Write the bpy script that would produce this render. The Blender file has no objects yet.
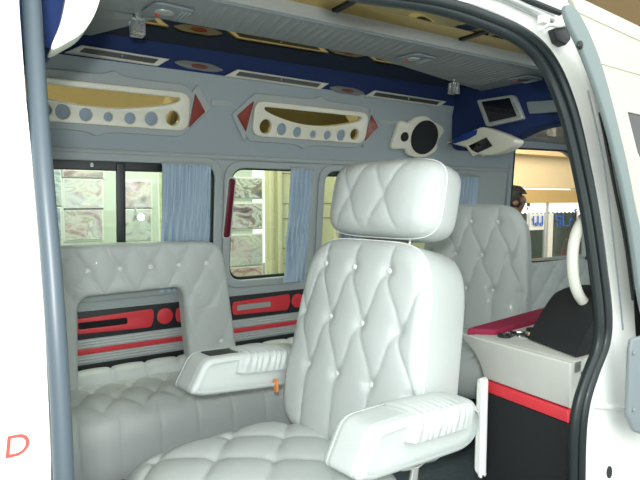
import bpy, bmesh, math, random
from mathutils import Vector, Matrix
random.seed(4)
S = bpy.context.scene
PI = math.pi
# ------------------------------------------------------------------ camera, light, exposure
FPX = 530.0; TH = math.radians(32.3); PT = math.radians(-4.3)
CP = Vector((0, -.75, 1.05))
fw = Vector((math.sin(TH)*math.cos(PT), math.cos(TH)*math.cos(PT), math.sin(PT)))
rt = Vector((math.cos(TH), -math.sin(TH), 0)); up = rt.cross(fw)
cam = bpy.data.cameras.new('camera'); camo = bpy.data.objects.new('camera', cam)
S.collection.objects.link(camo)
camo.matrix_world = Matrix(((rt.x, up.x, -fw.x, CP.x), (rt.y, up.y, -fw.y, CP.y), (rt.z, up.z, -fw.z, CP.z), (0, 0, 0, 1)))
cam.sensor_width = 36; cam.lens = FPX/640*36; cam.clip_start = .02
S.camera = camo
S.view_settings.view_transform = 'Standard'; S.view_settings.look = 'None'
S.view_settings.gamma = 1; S.view_settings.use_curve_mapping = False
S.view_settings.exposure = 0.12
w = bpy.data.worlds.new('world'); S.world = w; w.use_nodes = True
w.node_tree.nodes['Background'].inputs[0].default_value = (.93, 1.0, .98, 1)
w.node_tree.nodes['Background'].inputs[1].default_value = 1.7
def area(name, loc, target, size, energy, col=(1, 1, 1)):
    l = bpy.data.lights.new(name, 'AREA'); l.size = size; l.energy = energy; l.color = col
    o = bpy.data.objects.new(name, l); S.collection.objects.link(o); o.location = loc
    o.rotation_euler = (Vector(target)-Vector(loc)).to_track_quat('-Z', 'Y').to_euler(); return o
area('camera_flash', (-.04, -.80, 1.13), (1.0, .8, .85), .05, 15, (.97, 1, 1))      # the camera's own flash
area('hall_light', (1.0, -3.2, 3.4), (1.2, 0.5, .6), 2.6, 35, (1, .98, .92))        # showroom ceiling light behind the camera
area('shop_light', (9.0, 4.2, 3.2), (10.6, 7, 1.3), 2.5, 250, (1, .9, .75))          # showroom lights beyond the cab
area('booth_light', (.9, 2.1, 2.6), (1.0, 2.9, .9), 1.2, 44, (1, 1, .92))          # light over the posters

# ------------------------------------------------------------------ rays and planes
def ray(x, y): return fw + rt*((x-320)/FPX) + up*((240-y)/FPX)
def onY(x, y, v): d = ray(x, y); return CP + d*((v-CP.y)/d.y)
def onX(x, y, v): d = ray(x, y); return CP + d*((v-CP.x)/d.x)
def onZ(x, y, v): d = ray(x, y); return CP + d*((v-CP.z)/d.z)
def frame(O, ex, et):
    ex = Vector(ex).normalized(); et = Vector(et).normalized(); n = ex.cross(et)
    return Matrix(((ex.x, et.x, n.x, O[0]), (ex.y, et.y, n.y, O[1]), (ex.z, et.z, n.z, O[2]), (0, 0, 0, 1)))
FA = frame((0, 1.60, 0), (1, 0, 0), (0, 0, 1))               # lower far wall
FB = frame((0, 1.60, .63), (1, 0, 0), (0, -.06, .62))        # window band, leaning in
FC = frame((0, 1.54, 1.25), (1, 0, 0), (0, -.09, .335))      # upper wall, leaning in more
FD = frame((0, 1.45, 1.585), (1, 0, 0), (0, -.01, .115))     # blue band
NEAR = frame((0, -.04, 0), (1, 0, 0), (0, 0, 1))

# ------------------------------------------------------------------ materials
MT = {}
def mat(name, col, rough=.5, metal=0, bump=0, bscale=200, coat=0, spec=.5, var=0, vscale=8, emit=0, btype='noise', sheen=0):
    if name in MT: return MT[name]
    m = bpy.data.materials.new(name); m.use_nodes = True; MT[name] = m
    nt = m.node_tree; b = nt.nodes['Principled BSDF']
    b.inputs['Base Color'].default_value = (*col, 1); b.inputs['Roughness'].default_value = rough
    b.inputs['Metallic'].default_value = metal; b.inputs['Coat Weight'].default_value = coat
    b.inputs['Specular IOR Level'].default_value = spec; b.inputs['Sheen Weight'].default_value = sheen
    tc = nt.nodes.new('ShaderNodeTexCoord')
    if var:
        n = nt.nodes.new('ShaderNodeTexNoise'); n.inputs['Scale'].default_value = vscale; n.inputs['Detail'].default_value = 4
        nt.links.new(tc.outputs['Object'], n.inputs['Vector'])
        r = nt.nodes.new('ShaderNodeMix'); r.data_type = 'RGBA'
        r.inputs['A'].default_value = (*[c*(1-var) for c in col], 1); r.inputs['B'].default_value = (*[min(1, c*(1+var)) for c in col], 1)
        nt.links.new(n.outputs['Fac'], r.inputs['Factor']); nt.links.new(r.outputs['Result'], b.inputs['Base Color'])
    if bump:
        n = nt.nodes.new('ShaderNodeTexVoronoi' if btype == 'voronoi' else 'ShaderNodeTexNoise'); n.inputs['Scale'].default_value = bscale
        nt.links.new(tc.outputs['Object'], n.inputs['Vector'])
        bp = nt.nodes.new('ShaderNodeBump'); bp.inputs['Strength'].default_value = bump; bp.inputs['Distance'].default_value = .002
        nt.links.new(n.outputs[0], bp.inputs['Height']); nt.links.new(bp.outputs[0], b.inputs['Normal'])
    if emit:
        b.inputs['Emission Color'].default_value = (*col, 1); b.inputs['Emission Strength'].default_value = emit
    return m
def glassmat(name, tint, refl=.08):
    m = bpy.data.materials.new(name); m.use_nodes = True; nt = m.node_tree; nt.nodes.clear()
    o = nt.nodes.new('ShaderNodeOutputMaterial'); t = nt.nodes.new('ShaderNodeBsdfTransparent'); g = nt.nodes.new('ShaderNodeBsdfGlossy')
    t.inputs[0].default_value = (*tint, 1); g.inputs['Roughness'].default_value = .02; mx = nt.nodes.new('ShaderNodeMixShader')
    mx.inputs[0].default_value = refl
    nt.links.new(t.outputs[0], mx.inputs[1]); nt.links.new(g.outputs[0], mx.inputs[2]); nt.links.new(mx.outputs[0], o.inputs[0])
    MT[name] = m; return m
leather = mat('leather_offwhite', (.56, .60, .585), .42, bump=.25, bscale=420, btype='voronoi', coat=.12)
leather_b = mat('leather_grey', (.53, .575, .56), .45, bump=.25, bscale=420, btype='voronoi', coat=.08)
piping = mat('piping_white', (.86, .88, .86), .4)
button_m = mat('button_white', (.8, .82, .8), .35)
padding = mat('wall_padding', (.35, .41, .445), .75, bump=.15, bscale=500, sheen=.2)
padding_l = mat('wall_padding_light', (.40, .45, .455), .7, bump=.1, bscale=500)
blue = mat('blue_suede', (.008, .028, .12), .85, bump=.3, bscale=600)
cream = mat('cream_gloss', (.80, .80, .68), .25, coat=.4)
cream_w = mat('cream_white', (.82, .84, .74), .3, coat=.3)
greyplastic = mat('grey_plastic', (.25, .29, .31), .4, bump=.1, bscale=300)
duct_m = mat('duct_grey', (.32, .35, .36), .5, bump=.1, bscale=300)
duct_peb = mat('duct_pebbled', (.38, .41, .41), .65, bump=.8, bscale=260)
discgrey = mat('disc_bluegrey', (.27, .34, .42), .55)
silver = mat('silver_plastic', (.50, .53, .52), .3, metal=.35)
chrome = mat('chrome', (.85, .86, .86), .08, metal=1)
black = mat('black_vinyl', (.018, .022, .025), .45)
blackcloth = mat('black_carpet', (.012, .014, .015), .9, bump=.5, bscale=500)
rubber = mat('black_rubber', (.010, .017, .019), .4, coat=.12)
red = mat('red_vinyl', (.70, .045, .06), .42)
redlens = mat('red_lens', (.26, .045, .03), .25, coat=.5)
burg = mat('burgundy_reflector', (.13, .006, .02), .3, coat=.5)
mag = mat('magenta_velvet', (.26, .012, .05), .8)
panelgrey = mat('console_suede', (.50, .51, .47), .7, var=.08, vscale=14)
white = mat('white_paint', (.88, .90, .87), .3, coat=.5)
white_c = mat('white_paint_body', (.60, .59, .48), .4, coat=.3)
greyrub = mat('grey_seal', (.055, .075, .09), .45)
curtain_m = mat('curtain_blue', (.44, .56, .67), .85, bump=.2, bscale=700)
carpet = mat('floor_carpet', (.13, .17, .185), .95, bump=.6, bscale=300, var=.3, vscale=60)
goldmir = mat('bronze_mirror', (.78, .56, .17), .03, metal=1)
screen = mat('black_screen', (.008, .01, .012), .12, coat=.5)
mesh_m = mat('speaker_mesh', (.02, .024, .026), .6, bump=1, bscale=800, btype='voronoi')
skin = mat('skin', (.28, .13, .075), .5)
hairm = mat('dark_hair', (.012, .009, .008), .55, bump=1, bscale=120)
brownhl = mat('cab_headliner', (.11, .085, .055), .3, coat=.5)
orange = mat('orange_tag', (.75, .28, .08), .6)
inkred = mat('red_ink', (.75, .05, .04), .5)
inkblue = mat('blue_vinyl', (.02, .12, .62), .5)
beige = mat('beige_wall', (.62, .47, .27), .8, var=.05)
beige2 = mat('beige_beam', (.50, .34, .14), .8)
beige3 = mat('beige_light', (.74, .60, .38), .8)
shutter_m = mat('cream_shutter', (.66, .62, .40), .6)
shutter_line = mat('shutter_groove', (.20, .19, .12), .7)
concrete = mat('concrete', (.3, .3, .28), .8, var=.1)
glass_t = glassmat('tinted_glass', (.90, .95, .88), .06)
glass_s = glassmat('shop_glass', (.8, .86, .86), .05)
acryl = mat('clear_acrylic', (.9, .93, .93), .05)
acryl.node_tree.nodes['Principled BSDF'].inputs['Transmission Weight'].default_value = .85
daylight = mat('daylight_glow', (.9, .95, 1), .5, emit=1.6)  # glow put into the shop-front blind to stand for daylight
tag_m = mat('tag_white', (.8, .8, .75), .5)

# ------------------------------------------------------------------ object helpers
WM = {}
def empty(name, loc, rz=0, label=None, cat=None, group=None):
    o = bpy.data.objects.new(name, None); S.collection.objects.link(o); o.empty_display_size = .05
    o.location = loc; o.rotation_euler = (0, 0, rz)
    WM[o.name] = Matrix.Translation(loc) @ Matrix.Rotation(rz, 4, 'Z')
    return tag(o, label, cat, group)
def tag(o, label=None, cat=None, group=None, kind=None):
    if label: o['label'] = label
    if cat: o['category'] = cat
    if group: o['group'] = group
    if kind: o['kind'] = kind
    return o
def obj(name, geo, m, parent=None, world=True, smooth=40, label=None):
    """geo: bmesh or mesh, in world coordinates (or, with world False, in the parent's)."""
    if isinstance(geo, bmesh.types.BMesh):
        bmesh.ops.recalc_face_normals(geo, faces=geo.faces[:])
        me = bpy.data.meshes.new(name); geo.to_mesh(me); geo.free()
    else: me = geo; me.name = name
    if world and parent is not None: me.transform(WM[parent.name].inverted())
    me.materials.clear(); me.materials.append(m)
    for p in me.polygons: p.use_smooth = True
    me.set_sharp_from_angle(angle=math.radians(smooth))
    o = bpy.data.objects.new(name, me); S.collection.objects.link(o)
    if parent is not None: o.parent = parent; WM[o.name] = WM[parent.name].copy()
    else:
        c = [v.co for v in me.vertices]
        L = Vector(((min(v.x for v in c)+max(v.x for v in c))/2, (min(v.y for v in c)+max(v.y for v in c))/2, min(v.z for v in c)))
        me.transform(Matrix.Translation(-L)); o.location = L; WM[o.name] = Matrix.Translation(L)
    if label: o['label'] = label
    return o
def struct(name, geo, m, parent=None, **k):
    o = obj(name, geo, m, parent, **k)
    if parent is None: o['kind'] = 'structure'
    return o
def BM(): return bmesh.new()
def box(bm, a, b, M=None, bev=0):
    vs = [bm.verts.new((x, y, z)) for x in (a[0], b[0]) for y in (a[1], b[1]) for z in (a[2], b[2])]
    fs = [bm.faces.new([vs[i] for i in q]) for q in ((0, 1, 3, 2), (4, 6, 7, 5), (0, 4, 5, 1), (2, 3, 7, 6), (0, 2, 6, 4), (1, 5, 7, 3))]
    if bev:
        es = list({e for f in fs for e in f.edges})
        r = bmesh.ops.bevel(bm, geom=es, offset=bev, segments=3, affect='EDGES', profile=.5)
        vs = list({v for f in r['faces'] for v in f.verts} | {v for v in vs if v.is_valid})
    if M is not None:
        for v in vs: v.co = M @ v.co
    return bm
def ebox(a, b, M=None, bev=0): return box(BM(), a, b, M, bev)
def tube(bm, pts, r, closed=False, n=8, sx=1.0):
    pts = [Vector(p) for p in pts]; N = len(pts); rings = []
    ref = None
    for i in range(N):
        a = pts[(i-1) % N] if closed or i else pts[0]; b = pts[(i+1) % N] if closed or i < N-1 else pts[-1]
        t = (b-a).normalized()
        if ref is None: ref = t.orthogonal().normalized()
        ref = (ref - t*ref.dot(t)).normalized(); q = t.cross(ref)
        rr = r[i] if isinstance(r, (list, tuple)) else r
        rings.append([bm.verts.new(pts[i] + ref*math.cos(2*PI*k/n)*rr*sx + q*math.sin(2*PI*k/n)*rr) for k in range(n)])
    for i in range(N if closed else N-1):
        A, B = rings[i], rings[(i+1) % N]
        off = 0
        if closed and i == N-1:
            off = min(range(n), key=lambda o: (A[0].co-B[o].co).length)
        for k in range(n): bm.faces.new((A[k], A[(k+1) % n], B[(k+1+off) % n], B[(k+off) % n]))
    if not closed: bm.faces.new(rings[0][::-1]); bm.faces.new(rings[-1])
    return bm
def smoothpts(pts, k=6, closed=False):
    P = [Vector(p) for p in pts]; N = len(P); out = []
    for i in range(N if closed else N-1):
        g = lambda j: P[j % N] if closed else P[max(0, min(N-1, j))]
        a, b, c, d = g(i-1), g(i), g(i+1), g(i+2)
        for s in range(k):
            t = s/k
            out.append(.5*((2*b)+(c-a)*t+(2*a-5*b+4*c-d)*t*t+(3*b-a-3*c+d)*t*t*t))
    if not closed: out.append(P[-1])
    return out
def rp(pts, r, seg=6):
    out = []; N = len(pts)
    for i in range(N):
        p = Vector(pts[i][:2]); a = Vector(pts[i-1][:2]); b = Vector(pts[(i+1) % N][:2])
        rr = r[i] if isinstance(r, (list, tuple)) else r
        if rr <= 0: out.append(tuple(p)); continue
        ra = min(rr, (a-p).length*.49); rb = min(rr, (b-p).length*.49)
        A = p+(a-p).normalized()*ra; Bq = p+(b-p).normalized()*rb
        for k in range(seg+1):
            t = k/seg; q = A*(1-t)**2+p*2*t*(1-t)+Bq*t*t; out.append((q.x, q.y))
    return out
def rect(x0, y0, x1, y1, r=0): return rp([(x0, y0), (x1, y0), (x1, y1), (x0, y1)], r) if r else [(x0, y0), (x1, y0), (x1, y1), (x0, y1)]
def circ(x, y, r, n=28, ry=None): return [(x+r*math.cos(2*PI*k/n), y+(ry or r)*math.sin(2*PI*k/n)) for k in range(n)]
def plate(loops, M, off, thick, bev=0):
    """flat shape with holes, lifted off its plane by off, thick deep towards the room, rounded edges; returns a mesh"""
    cu = bpy.data.curves.new('t', 'CURVE'); cu.dimensions = '2D'; cu.fill_mode = 'BOTH'
    cu.extrude = max(thick/2-bev, 1e-5); cu.bevel_depth = bev; cu.bevel_resolution = 2; cu.offset = -bev
    for lp in loops:
        s = cu.splines.new('POLY'); s.points.add(len(lp)-1); s.use_cyclic_u = True
        for i, p in enumerate(lp): s.points[i].co = (p[0], p[1], 0, 1)
    o = bpy.data.objects.new('t', cu); me = bpy.data.meshes.new_from_object(o)
    bpy.data.objects.remove(o); bpy.data.curves.remove(cu)
    me.transform(M @ Matrix.Translation((0, 0, off+thick/2)))
    bm = BM(); bm.from_mesh(me); bmesh.ops.remove_doubles(bm, verts=bm.verts[:], dist=1e-5); bpy.data.meshes.remove(me)
    return bm
def text_bm(s, size, M, thick=.001):
    cu = bpy.data.curves.new('t', 'FONT'); cu.body = s; cu.size = size; cu.extrude = thick; cu.align_x = 'CENTER'
    o = bpy.data.objects.new('t', cu); me = bpy.data.meshes.new_from_object(o); bpy.data.objects.remove(o)
    me.transform(M); bm = BM(); bm.from_mesh(me); bpy.data.meshes.remove(me); return bm
# ---- soft goods
def tufter(a, b, A=.012, Bd=.008, y0=0, z0=0, ex=.36, warp=.0):
    def f(y, z):
        y = y-y0; z = z-z0
        y = y+warp*math.sin(2*PI*z/b*2)
        s, t = y/a+z/b, y/a-z/b
        q = abs(math.sin(PI*s)*math.sin(PI*t))
        d = A*(1-q**ex)
        sr, tr = round(s), round(t)
        yn, zn = a*(sr+tr)/2, b*(sr-tr)/2
        r2 = (y-yn)**2+(z-zn)**2
        return d + Bd*math.exp(-r2/(.018**2))
    return f
def nodes(a, b, y0, z0, ylim, zlim):
    out = []
    for s in range(-20, 21):
        for t in range(-20, 21):
            y, z = y0+a*(s+t)/2, z0+b*(s-t)/2
            if ylim[0] <= y <= ylim[1] and zlim[0] <= z <= zlim[1]: out.append((y, z))
    return out
def cushion(W, H, T, R=.04, n=6, nu=60, nv=70, tuft=None, taper=0, crown=0, bow=0, M=None, back_tuft=None):
    """upholstered block: face towards -x, width along y, height along z"""
    bm = BM(); R = min(R, T*.5)
    def uu(a): return .45*a+.55*math.sin(a*PI/2)
    def outline(u, v):
        m = max(abs(u), abs(v))
        if m < 1e-6: return 0, 0, 0
        k = m/((abs(u)**n+abs(v)**n)**(1/n)); return u*k, v*k, m
    def P(u, v, side):
        x_, z_, m = outline(u, v)
        tw = 1-taper*(z_+1)/2
        y = x_*W/2*tw; z = (z_+1)/2*H
        e = (1-m)*min(W*tw, H)/2
        rr = 0 if e >= R else R*(1-math.sqrt(max(0, 1-(1-e/R)**2)))
        cr = crown*(1-x_**2)*(1-z_**4)
        x = -T/2+rr-cr if side < 0 else T/2-rr
        fd = min(1, e/(R*.6))
        if side < 0 and tuft: x += tuft(y, z)*fd
        if side > 0 and back_tuft: x -= back_tuft(y, z)*fd
        x += bow*math.sin(PI*min(1, max(0, z/H)))
        return Vector((x, y, z))
    G = {}
    for side in (-1, 1):
        for i in range(nu+1):
            for j in range(nv+1):
                G[side, i, j] = bm.verts.new(P(uu(2*i/nu-1), uu(2*j/nv-1), side))
        for i in range(nu):
            for j in range(nv):
                bm.faces.new((G[side, i, j], G[side, i+1, j], G[side, i+1, j+1], G[side, i, j+1]))
    br = [(i, 0) for i in range(nu)]+[(nu, j) for j in range(nv)]+[(i, nv) for i in range(nu, 0, -1)]+[(0, j) for j in range(nv, 0, -1)]
    for k in range(len(br)):
        a, b = br[k], br[(k+1) % len(br)]
        bm.faces.new((G[-1, a[0], a[1]], G[-1, b[0], b[1]], G[1, b[0], b[1]], G[1, a[0], a[1]]))
    ring = []
    for k in range(0, len(br), 2):
        i, j = br[k]; u, v = uu(2*i/nu-1), uu(2*j/nv-1)
        p = P(u*.999, v*.999, -1); c = Vector((p.x, 0, H/2)); ring.append(p+(p-c).normalized()*.001)
    if M is not None:
        for v in bm.verts: v.co = M @ v.co
        ring = [M @ p for p in ring]
    return bm, ring, P
def slab(out, y0, y1, R, M=None, mid=1, ruche=None, rs=4, n=None):
    """outline in x-z extruded along y with rounded rims"""
    pts = [Vector((p[0], p[1])) for p in out]
    area2 = sum(pts[i-1].x*pts[i].y-pts[i].x*pts[i-1].y for i in range(len(pts)))
    if area2 < 0: pts.reverse()
    N = len(pts); nr = []
    for i in range(N):
        t = (pts[(i+1) % N]-pts[i-1]).normalized(); nr.append(Vector((t.y, -t.x)))
    lay = []
    for k in range(rs+1):
        th = PI/2*k/rs; lay.append((y0+R*(1-math.sin(th)), R*(1-math.cos(th))))
    for k in range(1, mid): lay.append((y0+R+(y1-y0-2*R)*k/mid, 0))
    for k in range(rs, -1, -1):
        th = PI/2*k/rs; lay.append((y1-R*(1-math.sin(th)), R*(1-math.cos(th))))
    bm = BM(); rings = []
    for y, ins in lay:
        rg = []
        for p, q in zip(pts, nr):
            c = p-q*ins; yy = y
            if ruche:
                c = c+q*ruche(p.x, p.y, y)
            rg.append(bm.verts.new((c.x, yy, c.y)))
        rings.append(rg)
    for A, B in zip(rings, rings[1:]):
        for i in range(N): bm.faces.new((A[i], A[(i+1) % N], B[(i+1) % N], B[i]))
    bm.faces.new(rings[0]); bm.faces.new(rings[-1][::-1])
    if M is not None:
        for v in bm.verts: v.co = M @ v.co
    return bm
def dense(pts, step=.01):
    out = []
    for i in range(len(pts)):
        a = Vector(pts[i]); b = Vector(pts[(i+1) % len(pts)]); k = max(1, int((b-a).length/step))
        for s in range(k): q = a.lerp(b, s/k); out.append((q.x, q.y))
    return out
def knob(c, r, flat=.5, M=None, axis=0):
    bm = BM(); bmesh.ops.create_uvsphere(bm, u_segments=12, v_segments=8, radius=r)
    for v in bm.verts:
        v.co[axis] *= flat; v.co = v.co+Vector(c)
        if M is not None: v.co = M @ v.co
    return bm

# ================================================================== SETTING: van shell
XR, XF = -1.7, 4.05
struct('floor', ebox((XR, .0, -.06), (XF, 1.62, 0)), carpet)
struct('ceiling', plate([[(XR, .0), (1.12, .0), (1.5, .24), (2.36, .84), (2.36, 1.46), (XR, 1.46)]], Matrix.Identity(4), 1.683, .04), goldmir)
def seg(M, x0, x1, t0, t1, holes, m, name, th=.03):
    return struct(name, plate([rect(x0, t0, x1, t1)]+holes, M, -th, th), m)
WB = [rect(-.42, .035, .89, .583, .07), rect(.965, .035, 1.385, .575, .07), rect(1.475, .035, 2.48, .575, .07)]
seg(FA, XR, 4.05, 0, .632, [], padding_l, 'wall_right_lower')
seg(FB, XR, 2.92, 0, .625, WB, padding_l, 'wall_right_windows')
seg(FC, XR, 2.92, 0, .348, [], padding, 'wall_right_upper')
struct('wall_right_ledge', tube(BM(), [(XR, 1.545, 1.245), (2.9, 1.545, 1.245)], .014, n=10), padding_l)
seg(FD, XR, 2.34, 0, .118, [], blue, 'wall_right_cornice')
# ceiling seams: dark strips between the bronze mirror sheets
for i, x in enumerate((.2, 1.02, 1.62, 2.05)):
    struct('trim_%d' % (i+1), ebox((x-.012, .02, 1.678), (x+.012, .80, 1.684)), black)
# windows: surround, rubber, panes
def window(i, x0, x1, t0, t1, splits=(), topbar=0):
    w_ = empty('window_%d' % i, FB @ Vector(((x0+x1)/2, t0, 0)), 0); w_['kind'] = 'structure'
    o = rect(x0-.035, t0-.035, x1+.035, t1+.03, .095); h = rect(x0+.003, t0+.003, x1-.003, t1-.003, .068)
    obj('window_surround', plate([o, h], FB, 0, .014, .006), padding_l, w_)
    h2 = rect(x0+.014, t0+.014, x1-.014, t1-.012-topbar, .06 if not topbar else .02)
    obj('window_rubber', plate([rect(x0, t0, x1, t1, .07), h2], FB, -.022, .014, .003), rubber, w_)
    for s in splits: obj('window_divider', ebox((s-.018, t0+.01, -.02), (s+.018, t1-.01, -.004), FB, .003), rubber, w_)
    obj('pane', plate([rect(x0+.004, t0+.004, x1-.004, t1-.004, .066)], FB, -.018, .003), glass_t, w_)
    return w_
window(1, -.42, .89, .035, .583, (.483,), .03)
wm = WM['window_1']
obj('glass_mark', plate([rect(.365, .556, .378, .559), rect(.365, .562, .378, .565), rect(.367, .568, .376, .571), rect(.370, .559, .373, .562)], FB, -.006, .001), white, bpy.data.objects['window_1'])
window(2, .965, 1.385, .035, .575)
window(3, 1.475, 2.48, .035, .575, (1.95,), .02)
# cab: far door window, headliner, front
CW = frame((0, 1.60, 0), (1, 0, 0), (0, -.07, 1.45))
cabhole = rp([(2.935, .645), (3.86, .60), (3.80, 1.06), (3.70, 1.30), (3.50, 1.395), (2.945, 1.385)], [.02, .05, .1, .08, .06, .02])
struct('wall_right_cab', plate([rect(2.90, .62, XF, 1.47), cabhole], CW, -.03, .04, .006), padding)
w4 = empty('window_4', (3.4, 1.57, .62)); w4['kind'] = 'structure'
obj('window_rubber', plate([rp([(2.93, .64), (3.875, .59), (3.815, 1.07), (3.71, 1.31), (3.505, 1.405), (2.935, 1.395)], .03), cabhole], CW, .008, .008, .002), rubber, w4)
obj('pane', plate([cabhole], CW, -.02, .003), glassmat('clear_glass', (.97, .98, .96), .03), w4)
struct('wall_front', ebox((XF, 0, 0), (XF+.04, 1.62, 1.5)), padding)
struct('ceiling_cab', ebox((2.34, 0, 1.44), (XF, 1.60, 1.48)), brownhl)
struct('wall_back', ebox((XR-.04, 0, 0), (XR, 1.62, 1.74)), padding)
struct('wall_left_rear', ebox((XR, -.0, 0), (-.0, .04, 1.74)), padding)
# near side body above the doorway and roof skin
struct('ceiling_roof', plate([[(XR-.04, -.02), (1.10, -.02), (1.5, .27), (2.36, .87), (2.42, 1.5), (XR-.04, 1.5)]], Matrix.Identity(4), 1.745, .03), white)

# ---- near side body
bodyleft = struct('wall_left_body', plate([[(-1.6, -.5)]+[(onY(x, y, v).x, onY(x, y, v).z) for x, y, v in ((57, 560, -.1), (57, 480, -.09), (50, 330, -.08), (38, 180, -.06), (29, 90, -.06), (22, 0, -.05), (18, -80, -.04))]+[(-1.6, 1.9)]], frame((0, -.06, 0), (1, 0, 0), (0, .04, 1)), -.02, .02, .004), white)
jp = [onY(x, y, v) for x, y, v in ((29, -25, .04), (31, 0, .03), (37, 90, .005), (44, 180, -.02), (51, 260, -.035), (56, 330, -.05), (61, 410, -.06), (64, 480, -.07), (67, 540, -.075))]
o = obj('jamb_seal', tube(BM(), smoothpts(jp, 4), .0115, n=14), greyrub)
tag(o, 'grey rubber seal standing upright along the left edge of the doorway', 'door seal')
bmD = text_bm('D', .036, frame((.0195, -.0745, .7605), (1, 0, 0), (.12, .04, 1)) @ Matrix.Scale(1, 4), .0008)
dd = obj('letter_decal', bmD, inkred); tag(dd, 'red letter D on the white body panel left of the doorway', 'letter')
# right pillar
seal_c = [(330, -22, .065), (360, -8, .06), (430, 3, .055), (475, 16, .05), (524, 38, .04), (550, 66, .035), (569, 112, .02), (583, 172, .01), (592, 220, 0), (599, 270, -.01), (604, 315, -.02), (602, 345, -.02), (591, 375, -.02), (582, 405, -.02), (578, 440, -.02), (577, 500, -.02), (577, 540, -.02)]
sp = smoothpts([onY(*p) for p in seal_c], 6)
ws = empty('weather_strip', sp[-1], 0, 'black double-lipped rubber weather strip curving around the front edge of the doorway', 'weather strip')
obj('inner_lip', tube(BM(), [p+Vector((-.0105, .006, -.005)) for p in sp], .0125, n=12), rubber, ws)
obj('outer_lip', tube(BM(), [p+Vector((.0085, -.004, .005)) for p in sp], .0115, n=12), rubber, ws)
# white pillar, following the seal
def nearpoly(pts, off): return [tuple(x for x in (lambda q: (q.x, q.z))(onY(px, py, off))) for px, py in pts]
PP = frame((0, -.02, .3), (1, 0, 0), (0, .09, 1.15)); PN = PP.col[2].to_3d(); PO = PP.col[3].to_3d(); PPI = PP.inverted()
def onP(x, y, off=0):
    d = ray(x, y); return CP + d*((PO+PN*off-CP).dot(PN)/d.dot(PN))
def polyP(pts): return [(q.x, q.y) for q in (PPI @ onP(px, py) for px, py in pts)]
pil_in = [(330, -40), (400, -18), (440, -3), (480, 6), (530, 30), (558, 60), (576, 110), (588, 170), (596, 220), (603, 270), (610, 315), (609, 348), (598, 378), (589, 408), (585, 440), (584, 540)]
pil_in = [(p.x, p.y) for p in smoothpts([(a, b, 0) for a, b in pil_in], 5)]
pil_out = [(648, 540), (640, 400), (634, 300), (620, 200), (608, 120), (590, 60), (572, 8), (560, -14), (500, -40)]
struct('wall_left_pillar', plate([polyP(pil_in+pil_out)], PP, -.022, .022, .003), white)
struct('wall_left_header', plate([[(-.05, 1.70), (-.05, 1.50)]+nearpoly([(x+4, y-4) for x, y, v in seal_c], .08)+nearpoly([(640, 540), (640, 300), (625, 180), (605, 90), (578, 20), (572, 0), (560, -20)], .08)+[(1.16, 1.70)]], frame((0, .09, 0), (1, 0, 0), (0, 0, 1)), -.03, .03, .002), padding)
# pressed details of the pillar
NP = frame((0, -.02, 0), (1, 0, 0), (0, 0, 1))
gl = smoothpts([onP(x, y, .002) for x, y in ((588, 90), (603, 160), (611, 220), (620, 300), (623, 330))], 5)
struct('trim_5', tube(BM(), gl, .0022, n=8), greyplastic)
struct('trim_6', tube(BM(), smoothpts([onP(x, y, .002) for x, y in ((600, 112), (613, 180), (625, 240), (633, 300))], 5), .005, n=8), rubber)
q0 = onP(592, 405, .002); q1 = onP(640, 409, .002)
struct('trim_7', tube(BM(), [q0, q1], .010, n=10), white)
q = PPI @ onP(609, 472)
struct('trim_8', plate([circ(q.x, q.y, .012, ry=.016)], PP, 0, .002), black)
# top rail, roller arm
rb = obj('door_rail', tube(BM(), [onP(440, -22, .01), onP(505, -2, .01), onP(552, 20, .01)], .009, n=10), silver)
tag(rb, 'grey metal sliding rail running along the top of the doorway', 'rail')
dr = obj('rail_channel', tube(BM(), [onP(470, -20, .012), onP(520, -3, .012), onP(560, 13, .012)], .007, n=10), black)
tag(dr, 'black channel above the metal sliding rail at the doorway top', 'channel')
q = onP(560, 24, .02)
ra = empty('roller_bracket', q, 0, 'white roller arm with a black block at the upper right corner of the doorway', 'bracket')
obj('arm', tube(BM(), smoothpts([onP(541, 30, .03), onP(549, 25, .03), onP(558, 26, .03), onP(570, 24, .03)], 4), [.003]*3+[.0045]*10, n=8), white, ra)
obj('roller', ebox(tuple(onP(540, 23, .02)+Vector((0, -.01, 0))), tuple(onP(546, 17, .02)+Vector((0, .006, 0))), None, .001), white, ra)
obj('block', plate([rp(polyP([(547, 31), (561, 27), (563, 42), (558, 48), (551, 44)]), .004)], PP, .0, .022, .003), black, ra)
# front door edge: grey seal, body panel, window, plug, hinge
gs = obj('door_edge_seal', plate([nearpoly([(p.x, p.y) for p in smoothpts([(566, 6, 0), (575, 8, 0), (588, 30, 0), (604, 72, 0), (624, 150, 0), (636, 210, 0), (650, 270, 0), (650, 330, 0), (641, 300, 0), (632, 235, 0), (618, 165, 0), (602, 105, 0), (584, 55, 0), (569, 22, 0)], 4, True)], -.05)], frame((0, -.05, 0), (1, 0, 0), (0, 0, 1)), -.012, .014, .004), mat('grey_edge', (.22, .27, .27), .5))
tag(gs, 'grey rubber edge strip between the white pillar and the cream front door', 'door seal')
fd = empty('front_door', (1.6, -.05, .0), 0, 'cream white front door panel with a dark window at the right edge', 'car door')
DF = frame((0, -.05, 0), (1, 0, 0), (0, 0, 1))
dpoly = nearpoly([(571, -4), (586, 0), (640, 26), (760, 80), (900, 480), (700, 560), (668, 400), (650, 290), (640, 225), (627, 160), (607, 85), (590, 38)], -.05)
dwin = nearpoly([(628, 112), (760, 140), (790, 220), (660, 200), (638, 152)], -.05)
obj('door_panel', plate([dpoly, dwin], DF, -.012, .012, .003), white_c, fd)
obj('door_glass', plate([dwin], DF, -.012, .006), screen, fd)
for a, b in (((578, 12), (700, 68)), ((600, 63), (700, 92))):
    obj('crease', tube(BM(), [onY(*a, -.051), onY(*b, -.051)], .0016, n=8), white_c, fd)
pq = onY(580, 45, -.058)
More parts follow.
